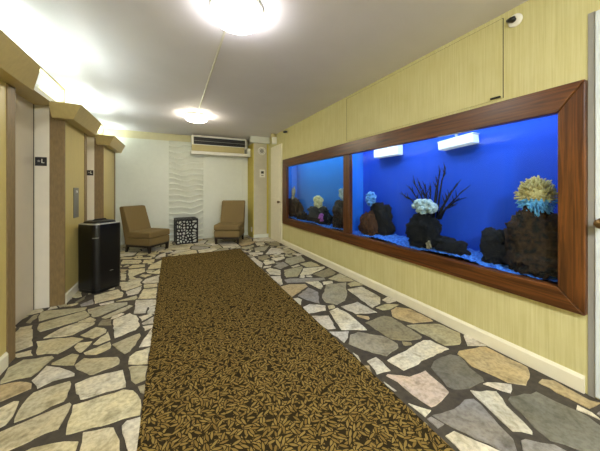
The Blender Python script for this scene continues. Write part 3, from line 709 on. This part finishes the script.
def at(px, py, X):
    """point on the plane X = const seen at photo pixel (px, py)"""
    t = (px - 300) / F_PX; z = X / (SN + t * CS)
    return Vector((X, z * CS - t * z * SN, EYE + (HY - py) / F_PX * z))
GZ = 0.60
def rock(name, label, mat, px0, px1, pytop, X, seed, depth=0.12, lean=0.0, crag=0.13, cat='rock', zbot=0.565):
    a, b, t = at(px0, 240, X), at(px1, 240, X), at((px0 + px1) / 2, pytop, X)
    y0, y1, zt = b.y, a.y, t.z
    bm = bmesh.new(); c = Vector((X, (y0 + y1) / 2, (zbot + zt) / 2)); r = Vector((depth, (y1 - y0) / 2, (zt - zbot) / 2))
    bmesh.ops.create_icosphere(bm, subdivisions=4, radius=1.0)
    for v in bm.verts:
        p = v.co.copy()
        p = Vector([math.copysign(abs(k) ** 0.72, k) for k in p])          # boxier than a ball
        n1 = noise.noise(p * 1.7 + Vector((seed * 7.1, 0, 0))); n2 = noise.noise(p * 4.5 + Vector((0, seed * 3.3, 0))); n3 = noise.noise(p * 11 + Vector((seed, seed, 0)))
        p *= 0.9 + 0.30 * n1 + 0.24 * n2 + crag * n3
        h_ = (p.z + 1) / 2
        p.y = p.y * (1.12 - 0.35 * h_) + lean * h_
        v.co = Vector((p.x * r.x, p.y * r.y, p.z * r.z))
        v.co.x = max(XG + 0.012 - c.x, min(XT - 0.008 - c.x, v.co.x)); v.co.z = max(zbot - 0.02 - c.z, v.co.z)
    o = link(name, bm, mat, smooth=True); o.location = c
    return tag(o, label, cat), c, r

def coral_cluster(name, label, mat, px, py, X, rx, rz, n, rb, seed, cat='coral', depth=0.05):
    c = at(px, py, X); random.seed(seed); bm = bmesh.new()
    ball(bm, (0, 0, 0), 1.0, 2, (depth * 0.8, rx * 0.85, rz * 0.85))
    for k in range(n):
        u, w = random.uniform(-1, 1), random.uniform(0, 6.283); s_ = math.sqrt(1 - u * u)
        d = Vector((s_ * math.cos(w) * depth, s_ * math.sin(w) * rx, u * rz))
        ball(bm, d * 0.92, rb * random.uniform(0.7, 1.25), 2)
    o = link(name, bm, mat, smooth=True); o.location = c
    return tag(o, label, cat)

XM = 2.27
rock('aquarium_rock', 'knobbly brown rock pillar at the far left end of the left aquarium', M['rockn'], 287, 301, 198, XM, 1, 0.09)
rock('aquarium_rock', 'low dark rock at the foot of the brown pillar in the left aquarium', M['rockb'], 298, 306, 211, XM, 12, 0.08)
rock('aquarium_rock', 'dark rock mound in the middle of the left aquarium under the yellow coral', M['rockb'], 308, 332, 206, XM + 0.02, 2, 0.10)
rock('aquarium_rock', 'brown rock beside the divider in the left aquarium', M['rockn'], 334, 350, 200, XM, 3, 0.09)
rock('aquarium_rock', 'orange-brown rock at the left end of the right aquarium', M['rocko'], 361, 376, 212, XM - 0.02, 4, 0.07)
rock('aquarium_rock', 'rounded dark rock behind the orange-brown rock in the right aquarium', M['rockb'], 369, 392, 202, XM + 0.08, 5, 0.07)
rock('aquarium_rock', 'black cave-like rock below the white flower coral in the right aquarium', M['rockb'], 408, 442, 212, XM, 6, 0.10)
rock('aquarium_rock', 'low black rock mound right of the cave-like rock', M['rockb'], 438, 472, 238, XM, 7, 0.09, lean=0.35)
rock('aquarium_rock', 'black slab rock left of the big anemone rock', M['rockb'], 481, 516, 228, XM + 0.03, 8, 0.09)
rock('aquarium_rock', 'big craggy brown rock under the fluffy anemone at the right end', M['rockn'], 506, 574, 207, XM - 0.02, 9, 0.10, crag=0.26)
# corals
coral_cluster('coral', 'lumpy pale yellow coral on the middle rock of the left aquarium', M['coraly'], 318, 201, XM, 0.10, 0.10, 26, 0.034, 1)
coral_cluster('coral', 'small purple ball coral in front of the middle rock of the left aquarium', M['coralp'], 321.5, 217.5, XM - 0.06, 0.058, 0.06, 40, 0.017, 2, depth=0.04)
coral_cluster('coral', 'whitish coral on the brown rock beside the divider', M['coralw'], 343, 194, XM, 0.05, 0.09, 18, 0.026, 3)
coral_cluster('coral', 'translucent blue coral above the orange-brown rock', M['coralb'], 370.5, 199, XM - 0.02, 0.075, 0.085, 34, 0.022, 4)
coral_cluster('coral', 'white and pale blue flower coral on the black cave-like rock', M['coralw'], 424, 206.5, XM - 0.03, 0.135, 0.062, 64, 0.022, 5)
# pale upright coral on the far left pillar: fingers from a base
c = at(293, 197, XM); bm = bmesh.new(); random.seed(3); ball(bm, (0, 0, -0.02), 0.045, 2)
for k in range(7):
    a = random.uniform(-0.5, 0.5); b_ = random.uniform(-0.3, 0.3); L = random.uniform(0.12, 0.24)
    tube(bm, [(0, a * 0.05, -0.02), (b_ * 0.06, a * 0.10, L * 0.55), (b_ * 0.1, a * 0.14, L)], [0.020, 0.016, 0.007], 7)
o = link('coral', bm, M['coralt'], smooth=True); o.location = c; tag(o, 'pale upright finger coral on top of the far left rock pillar', 'coral')
# shell-like pale patch of the cave rock
coral_cluster('coral', 'small pale coral low in the cave-like black rock', M['coralt'], 429, 245, XM - 0.085, 0.022, 0.035, 14, 0.012, 8, depth=0.015)
# driftwood
def driftwood():
    base = at(430, 216, XM + 0.09); bm = bmesh.new(); random.seed(9)
    tips = [((441, 168), (436, 190)), ((446, 166), (442, 180)), ((399, 193), (412, 200)), ((404, 196), (416, 203)), ((413, 180), (422, 198)), ((418, 182), (425, 197)), ((457, 183), (446, 202)),
            ((452, 190), (444, 204)), ((460, 198), (448, 207)), ((431, 186), (430, 200)), ((409, 186), (418, 200)), ((463, 190), (449, 205)), ((439, 178), (437, 195)), ((425, 184), (427, 199)), ((437, 206), (434, 210)), ((454, 204), (445, 210))]
    for k, (t, m) in enumerate(tips):
        X = XM + 0.09 + random.uniform(-0.04, 0.05)
        b2 = at(430 + ((m[0] - 430) * 0.55), 214, X)
        pts = [b2 + Vector((0, 0, -0.05)), b2 + (at(*m, X) - b2) * 0.5, at(*m, X), (at(*m, X) + at(*t, X)) * 0.5 + Vector((0, random.uniform(-.012, .012), 0)), at(*t, X)]
        rs = [0.011, 0.009, 0.0065, 0.0045, 0.002]
        tube(bm, [p - base for p in pts], rs, 6)
        for q in (0.3, 1, 1.8, 2.5):
            s0 = pts[2] + (pts[4] - pts[2]) * (0.3 * q); d = (pts[4] - pts[2]) * 0.3 + Vector((random.uniform(-.03, .03), random.uniform(-.05, .05), random.uniform(0, .04)))
            tube(bm, [s0 - base, s0 + d * 0.5 - base, s0 + d - base], [0.006, 0.004, 0.002], 5)
    o = link('driftwood', bm, M['twig'], smooth=True); o.location = base
    tag(o, 'dark branching driftwood rising behind the white flower coral', 'driftwood')
driftwood()
# fluffy anemone: a dome bristling with short tentacles
def anemone():
    c = at(536, 197.5, XM - 0.03); r = Vector((0.085, 0.105, 0.132)); bm = bmesh.new(); random.seed(21)
    ball(bm, (0, 0, 0), 1.0, 3, tuple(r * 0.82))
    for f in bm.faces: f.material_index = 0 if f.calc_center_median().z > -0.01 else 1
    for k in range(420):
        u, w = random.uniform(-1, 1), random.uniform(0, 6.283); s_ = math.sqrt(1 - u * u)
        d = Vector((s_ * math.cos(w), s_ * math.sin(w), u)); p0 = Vector([d[i] * r[i] * 0.8 for i in range(3)]); p1 = Vector([d[i] * r[i] * random.uniform(1.0, 1.16) for i in range(3)])
        p1 += Vector((random.uniform(-.008, .008), random.uniform(-.008, .008), random.uniform(-.008, .008)))
        n0 = len(bm.faces); tube(bm, [p0, (p0 + p1) / 2, p1], [0.0065, 0.0055, 0.004], 5)
        bm.faces.ensure_lookup_table()
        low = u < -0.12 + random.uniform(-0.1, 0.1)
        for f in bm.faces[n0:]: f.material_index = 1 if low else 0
    o = link('sea_anemone', bm, [M['anem1'], M['anem2']], smooth=True); o.location = c
    tag(o, 'fluffy round anemone, yellowish above and pale blue below, on the big brown rock', 'anemone')
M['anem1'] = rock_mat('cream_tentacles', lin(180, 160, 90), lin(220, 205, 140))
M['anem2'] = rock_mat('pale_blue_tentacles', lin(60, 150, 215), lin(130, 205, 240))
anemone()
# glowing white bars, built for the bright patches showing in the right tank
M['bar'] = emissive('bar_glow', (0.86, 1.0, 0.92, 1), 0.25)
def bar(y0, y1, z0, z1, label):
    r = thing('aquarium_bar', label, 'light', (2.36, (y0 + y1) / 2, z0), 0, 'glowing bars in the right aquarium')
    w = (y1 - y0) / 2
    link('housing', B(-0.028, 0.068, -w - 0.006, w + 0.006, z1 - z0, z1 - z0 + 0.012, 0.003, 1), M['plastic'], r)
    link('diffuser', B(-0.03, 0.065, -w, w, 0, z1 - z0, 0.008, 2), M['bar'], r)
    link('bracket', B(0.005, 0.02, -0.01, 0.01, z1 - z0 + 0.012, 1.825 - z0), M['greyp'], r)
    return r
bar(2.17, 2.56, 1.575, 1.70, 'short white glowing bar inside the right aquarium, nearer the divider')
lb = bar(1.33, 1.66, 1.565, 1.64, 'slightly tilted white glowing bar inside the right aquarium above the driftwood')
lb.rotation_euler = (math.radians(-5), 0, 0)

# ------------------------------------------------------------------ access hatch, camera and gadgets
hp = thing('access_hatch', 'large yellow wallpapered access hatch above the right aquarium, outlined by dark gaps', 'hatch', (XR, 1.93, 1.83))
hy0, hy1, hz0, hz1 = 1.011 - 1.93, 2.853 - 1.93, 1.825 - 1.83, 2.396 - 1.83
link('gap_backing', B(-0.002, 0, hy0 - 0.004, hy1 + 0.008, hz0, hz1 + 0.003), M['gap'], hp)
link('hatch_panel', B(-0.005, -0.002, hy0, hy1, hz0, hz1, 0.001, 1), M['wallpaper'], hp)
link('latch', B(-0.022, -0.005, hy0 + 0.01, hy0 + 0.075, 0.002, 0.014, 0.003, 1), M['blackm'], hp)

sc_ = thing('security_camera', 'small black camera on a white disc high on the right wall near the ceiling', 'camera', (XR, 0.936, 2.337))
bm = bmesh.new(); lathe(bm, [(0.043, 0), (0.043, -0.008), (0.036, -0.014), (0.02, -0.018)], 28, axis='X'); link('mount_disc', bm, M['plastic'], sc_, smooth=False)
bm = bmesh.new(); tube(bm, [(-0.014, 0, 0), (-0.022, 0.002, 0.0), (-0.030, 0.008, 0.002)], [0.014, 0.018, 0.018], 12); link('swivel', bm, M['black'], sc_, smooth=True)
bm = bmesh.new(); tube(bm, [(-0.032, -0.008, 0.0), (-0.033, 0.016, 0.004), (-0.034, 0.036, 0.008)], [0.018, 0.017, 0.009], 14); link('lens_barrel', bm, M['black'], sc_, smooth=True)

sc2 = thing('security_camera', 'tiny dark camera high on the yellow wall near the far door', 'camera', (XR, 4.84, 2.352))
bm = bmesh.new(); lathe(bm, [(0.04, 0), (0.04, -0.01), (0.03, -0.014)], 20, axis='X'); link('mount_disc', bm, M['acflap'], sc2)
bm = bmesh.new(); tube(bm, [(-0.012, 0, 0), (-0.05, 0.03, 0.0), (-0.075, 0.06, 0.0)], [0.018, 0.024, 0.02], 12); link('lens_barrel', bm, M['black'], sc2, smooth=True)

dv = thing('wall_detector', 'small white detector with round cap high in the corner above the far white door', 'detector', (XR, 5.50, 2.29))
bm = bmesh.new(); lathe(bm, [(0.05, 0.06), (0.066, 0.075), (0.068, 0.115), (0.05, 0.138)], 24, at=(-0.072, 0, 0)); link('cap', bm, M['acflap'], dv)
link('body', B(-0.095, 0, -0.035, 0.035, -0.09, 0.07, 0.006, 2), M['plastic'], dv)

sp = thing('ceiling_speaker', 'round white speaker grille on the grey column below the white box', 'speaker', (1.955, 6.045, 2.105))
bm = bmesh.new(); lathe(bm, [(0.098, 0), (0.098, -0.010), (0.085, -0.018)], 32, axis='Y'); link('rim', bm, M['plastic'], sp)
bm = bmesh.new(); lathe(bm, [(0.05, -0.017), (0.05, -0.021), (0.03, -0.024)], 24, axis='Y'); link('cone', bm, M['greyp'], sp)
for k in range(12):
    t = k * math.pi / 6; bm = bmesh.new(); box(bm, -0.006, 0.006, -0.020, -0.017, -0.012, 0.012)
    o = link('slot', bm, M['greyp'], sp); o.location = (0.068 * math.cos(t), 0, 0.068 * math.sin(t)); o.rotation_euler = (0, -t + math.pi / 2, 0)

tm = thing('thermostat', 'small white thermostat with dark display on the grey column', 'thermostat', (1.968, 6.045, 1.56))
link('case', B(-0.068, 0.068, -0.022, 0, -0.095, 0.095, 0.008, 2), M['plastic'], tm)
link('display', B(-0.035, 0.035, -0.025, -0.021, -0.005, 0.055, 0.002, 1), M['blackm'], tm)
link('dial', B(-0.03, 0.03, -0.024, -0.021, -0.06, -0.035, 0.002, 1), M['greyp'], tm)
bm = bmesh.new(); box(bm, -0.012, 0, -0.035, 0.035, -0.055, 0.055, 0.004, 1)
o = link('wall_outlet', bm, M['plastic']); o.location = (1.745, 6.16, 0.20); tag(o, 'small white outlet low on the yellow side of the column', 'outlet')

# ------------------------------------------------------------------ air conditioner
ac = thing('air_conditioner', 'long white wall air conditioner with black grille under the ceiling', 'air conditioner', (1.02, YB, 1.95))
w = 0.625
link('housing', B(-w, w, -0.25, -0.075, 0.195, 0.465, 0.012, 2), M['plastic'], ac)
gr = link('grille', B(-w + 0.045, w - 0.03, -0.256, -0.249, 0.255, 0.42, 0.002, 1), M['blackm'], ac)
for k in range(3):
    link('slat', B(-w + 0.05, w - 0.035, -0.262, -0.255, 0.285 + k * 0.045, 0.291 + k * 0.045), M['blackm'] if k != 1 else M['greyp'], gr)
bm = bmesh.new(); prism(bm, [(-w + 0.004, -0.262, 0.24), (-w + 0.004, -0.20, 0.24), (-w + 0.004, -0.20, 0.105), (-w + 0.004, -0.235, 0.105)], (2 * w - 0.05, 0, 0), 0.004, 1); link('flap', bm, M['acflap'], ac)
link('base_tray', B(-w - 0.012, 0.87, -0.25, -0.075, 0.03, 0.10, 0.005, 1), M['plastic'], ac)
link('pipe_cover', B(w + 0.02, 0.885, -0.262, -0.03, 0.03, 0.235, 0.006, 1), M['white'], ac)
link('mounting_plate', B(-0.33, w, -0.075, -0.021, 0.08, 0.44), M['greyp'], ac)

# ------------------------------------------------------------------ ceiling lamps and conduit
def drum(x, y, strength, label, col=(1.0, 0.96, 0.90, 1), grp='round ceiling lamps'):
    r = thing('ceiling_lamp', label, 'lamp', (x, y, HC), 0, grp)
    mt = emissive('drum_glow', col, strength)
    bm = bmesh.new(); lathe(bm, [(0.17, 0), (0.178, -0.006), (0.178, -0.024), (0.165, -0.026)], 48); link('mount_ring', bm, M['plastic'], r)
    bm = bmesh.new(); lathe(bm, [(0.166, -0.026), (0.170, -0.04), (0.168, -0.075), (0.150, -0.094), (0.10, -0.104), (0.03, -0.108)], 48); link('diffuser', bm, mt, r, smooth=True)
drum(0.408, 1.80, DRUM_NEAR, 'glowing round drum lamp on the ceiling, nearer one at the top edge')
drum(0.372, 4.70, DRUM_FAR, 'glowing round drum lamp on the ceiling, smaller farther one near the air conditioner', (1.0, 0.89, 0.68, 1))
bm = bmesh.new(); box(bm, -0.008, 0.008, 1.98, 4.53, -0.012, 0, 0.003, 1)
o = link('ceiling_conduit', bm, M['plastic']); o.location = (0.376, 0, HC); tag(o, 'thin white conduit running along the ceiling between the two round lamps', 'conduit')
# unseen fill lamps added behind the viewer, built like the drums
drum(0.42, -1.1, DRUM_FILL, 'added round fill lamp, unseen, on the hall ceiling just behind the viewer', (0.92, 0.95, 1.0, 1))
drum(0.45, -3.4, DRUM_FILL, 'added round fill lamp, unseen, on the hall ceiling far behind the viewer', (0.92, 0.95, 1.0, 1))

# ------------------------------------------------------------------ chairs
def chair(loc, rz, label):
    # local: x = width, y = towards the back, front edge at y = 0
    r = thing('slipper_chair', label, 'chair', loc, rz, 'armless brown chairs by the back wall')
    w = 0.25
    link('seat_base', B(-w, w, 0.0, 0.56, 0.145, 0.272, 0.012, 2), M['chair'], r, smooth=False)
    bm = bmesh.new(); box(bm, -w - 0.004, w + 0.004, -0.012, 0.47, 0.276, 0.395, 0.028, 3)
    for v in bm.verts:
        if v.co.z > 0.33: v.co.z += 0.02 * (1 - (v.co.x / w) ** 2) * (1 - ((v.co.y - 0.23) / 0.26) ** 2)
    link('seat_cushion', bm, M['chair'], r)
    bm = bmesh.new(); prism(bm, [(-w + 0.001, 0.425, 0.36), (-w + 0.001, 0.555, 0.16), (-w + 0.001, 0.69, 0.83), (-w + 0.001, 0.665, 0.855), (-w + 0.001, 0.585, 0.845)], (2 * w - 0.002, 0, 0), 0.018, 3)
    link('backrest', bm, M['chair'], r)
    for sx in (-1, 1):
        for y, dy in ((0.035, -0.0), (0.52, 0.03)):
            bm = bmesh.new(); x = sx * (w - 0.035)
            hull(bm, [(x + i * 0.026, y + j * 0.026, 0.146) for i in (-1, 1) for j in (-1, 1)] + [(x + i * 0.017, y + dy + j * 0.017, 0.0055) for i in (-1, 1) for j in (-1, 1)])
            link('leg', bm, M['darkwood'], r)
    link('apron', B(-w + 0.02, w - 0.02, 0.02, 0.535, 0.105, 0.146), M['darkwood'], r)
    return r
# left chair: front-left foot at (-0.38, 5.40), facing right and towards the viewer
d = Vector((0.76, -0.65)).normalized(); wv = Vector((-d.y, d.x))
f0 = Vector((-0.365, 5.37)) + wv * 0.25
chair((f0.x, f0.y, 0), math.atan2(wv.y, wv.x), 'brown armless chair turned to the right, at the left end of the back wall')
d = Vector((-0.42, -0.907)).normalized(); wv = Vector((-d.y, d.x))
f0 = Vector((0.795, 5.70)) + wv * 0.265
rc = chair((f0.x, f0.y, 0), math.atan2(wv.y, wv.x), 'brown armless chair facing the viewer beside the grey column')
rc.scale = (1.07, 1.05, 1.07)

# ------------------------------------------------------------------ pebble-pattern side table
st = thing('side_table', 'small black cube side table with openwork pebble pattern in front of the wave panel', 'side table', (0.275, 6.25, 0), math.radians(5))
def lattice(wd, ht, seed):
    random.seed(seed); b = bmesh.new(); rect = (-wd / 2 + 0.012, wd / 2 - 0.012, 0.012, ht - 0.012)
    seeds = jitter_grid(rect, 0.060, 0.49)
    key = {}
    def V(x, y, z):
        k = (round(x, 4), round(y, 4), round(z, 4))
        if k not in key: key[k] = b.verts.new((x, y, z))
        return key[k]
    for p in voronoi(seeds, rect, 0.0, 0.25):
        n = len(p); cx_, cy_ = sum(q[0] for q in p) / n, sum(q[1] for q in p) / n
        out, inn = [], []; sz = random.uniform(0.66, 1.0)
        for i in range(n):
            a, c_ = p[i], p[(i + 1) % n]
            if math.hypot(a[0] - c_[0], a[1] - c_[1]) < 0.002: continue
            for t in (0.0, 0.5):
                out.append((a[0] + (c_[0] - a[0]) * t, a[1] + (c_[1] - a[1]) * t))
                k_ = (0.62 if t == 0 else 0.80) * sz
                inn.append((cx_ + (out[-1][0] - cx_) * k_, cy_ + (out[-1][1] - cy_) * k_))
        m = len(out)
        for i in range(m):
            j = (i + 1) % m
            for y in (0.0, 0.012):
                q = [V(out[i][0], y, out[i][1]), V(out[j][0], y, out[j][1]), V(inn[j][0], y, inn[j][1]), V(inn[i][0], y, inn[i][1])]
                if len(set(q)) == 4:
                    try: b.faces.new(q)
                    except ValueError: pass
            q = [V(inn[i][0], 0, inn[i][1]), V(inn[j][0], 0, inn[j][1]), V(inn[j][0], 0.012, inn[j][1]), V(inn[i][0], 0.012, inn[i][1])]
            if len(set(q)) == 4:
                try: b.faces.new(q)
                except ValueError: pass
    # plain border
    W2 = wd / 2
    for x0, x1, z0, z1 in ((-W2, W2, 0, 0.0125), (-W2, W2, ht - 0.0125, ht), (-W2, -W2 + 0.0125, 0.0125, ht - 0.0125), (W2 - 0.0125, W2, 0.0125, ht - 0.0125)): box(b, x0, x1, 0, 0.012, z0, z1)
    return b
TW, THT = 0.44, 0.53
for k in range(4):
    o = link('openwork_side', lattice(TW, THT - 0.014, 30 + k), M['blackm'], st)
    a = k * math.pi / 2
    o.location = (math.sin(a) * TW / 2, -math.cos(a) * TW / 2, 0.006); o.rotation_euler = (0, 0, a)
o = link('openwork_top', lattice(TW, TW, 40), M['blackm'], st); o.location = (0, TW / 2, THT - 0.006); o.rotation_euler = (math.pi / 2, 0, 0)
link('pale_lining', B(-TW / 2 + 0.02, TW / 2 - 0.02, -TW / 2 + 0.02, TW / 2 - 0.02, 0.01, THT - 0.03), M['white'], st)

# ------------------------------------------------------------------ black bin beside the middle pier
bn = thing('trash_bin', 'tall glossy black bin with rounded corners and pale rim, against the middle pier', 'bin', (-0.766, 3.80, 0.0055), math.radians(45))
def rrect(h_, r, n=6):
    pts = []
    for cx_, cy_, a0 in ((h_ - r, h_ - r, 0), (-h_ + r, h_ - r, 90), (-h_ + r, -h_ + r, 180), (h_ - r, -h_ + r, 270)):
        for k in range(n + 1):
            t = math.radians(a0 + 90 * k / n); pts.append((cx_ + r * math.cos(t), cy_ + r * math.sin(t)))
    return pts
def stack(levels, r):
    b = bmesh.new(); prev = None
    for h_, z in levels:
        ring = [b.verts.new((x, y, z)) for x, y in rrect(h_, r)]
        if prev:
            for i in range(len(ring)): b.faces.new((prev[i], prev[(i + 1) % len(ring)], ring[(i + 1) % len(ring)], ring[i]))
        else: b.faces.new(ring[::-1])
        prev = ring
    b.faces.new(prev); return b
link('body', stack([(0.158, 0), (0.158, 0.03), (0.161, 0.035), (0.163, 0.73), (0.161, 0.765)], 0.07), M['black'], bn)
link('rim', stack([(0.159, 0.765), (0.157, 0.772), (0.145, 0.777)], 0.07), M['silver'], bn)
link('lid', stack([(0.125, 0.777), (0.12, 0.795), (0.10, 0.802)], 0.05), M['black'], bn)
bm = bmesh.new(); tube(bm, [(-0.075, 0, 0.796), (-0.06, 0, 0.812), (0.06, 0, 0.812), (0.075, 0, 0.796)], [0.009] * 4, 8); link('handle', bm, M['black'], bn)
o = link('badge', B(-0.03, 0.03, -0.004, 0, -0.003, 0.003), M['greyp'], bn); o.location = (-0.1415, -0.1415, 0.62); o.rotation_euler = (0, 0, math.radians(-45))
o = link('badge', B(-0.02, 0.02, -0.003, 0, -0.003, 0.003), M['greyp'], bn); o.location = (0.02, -0.161, 0.22)
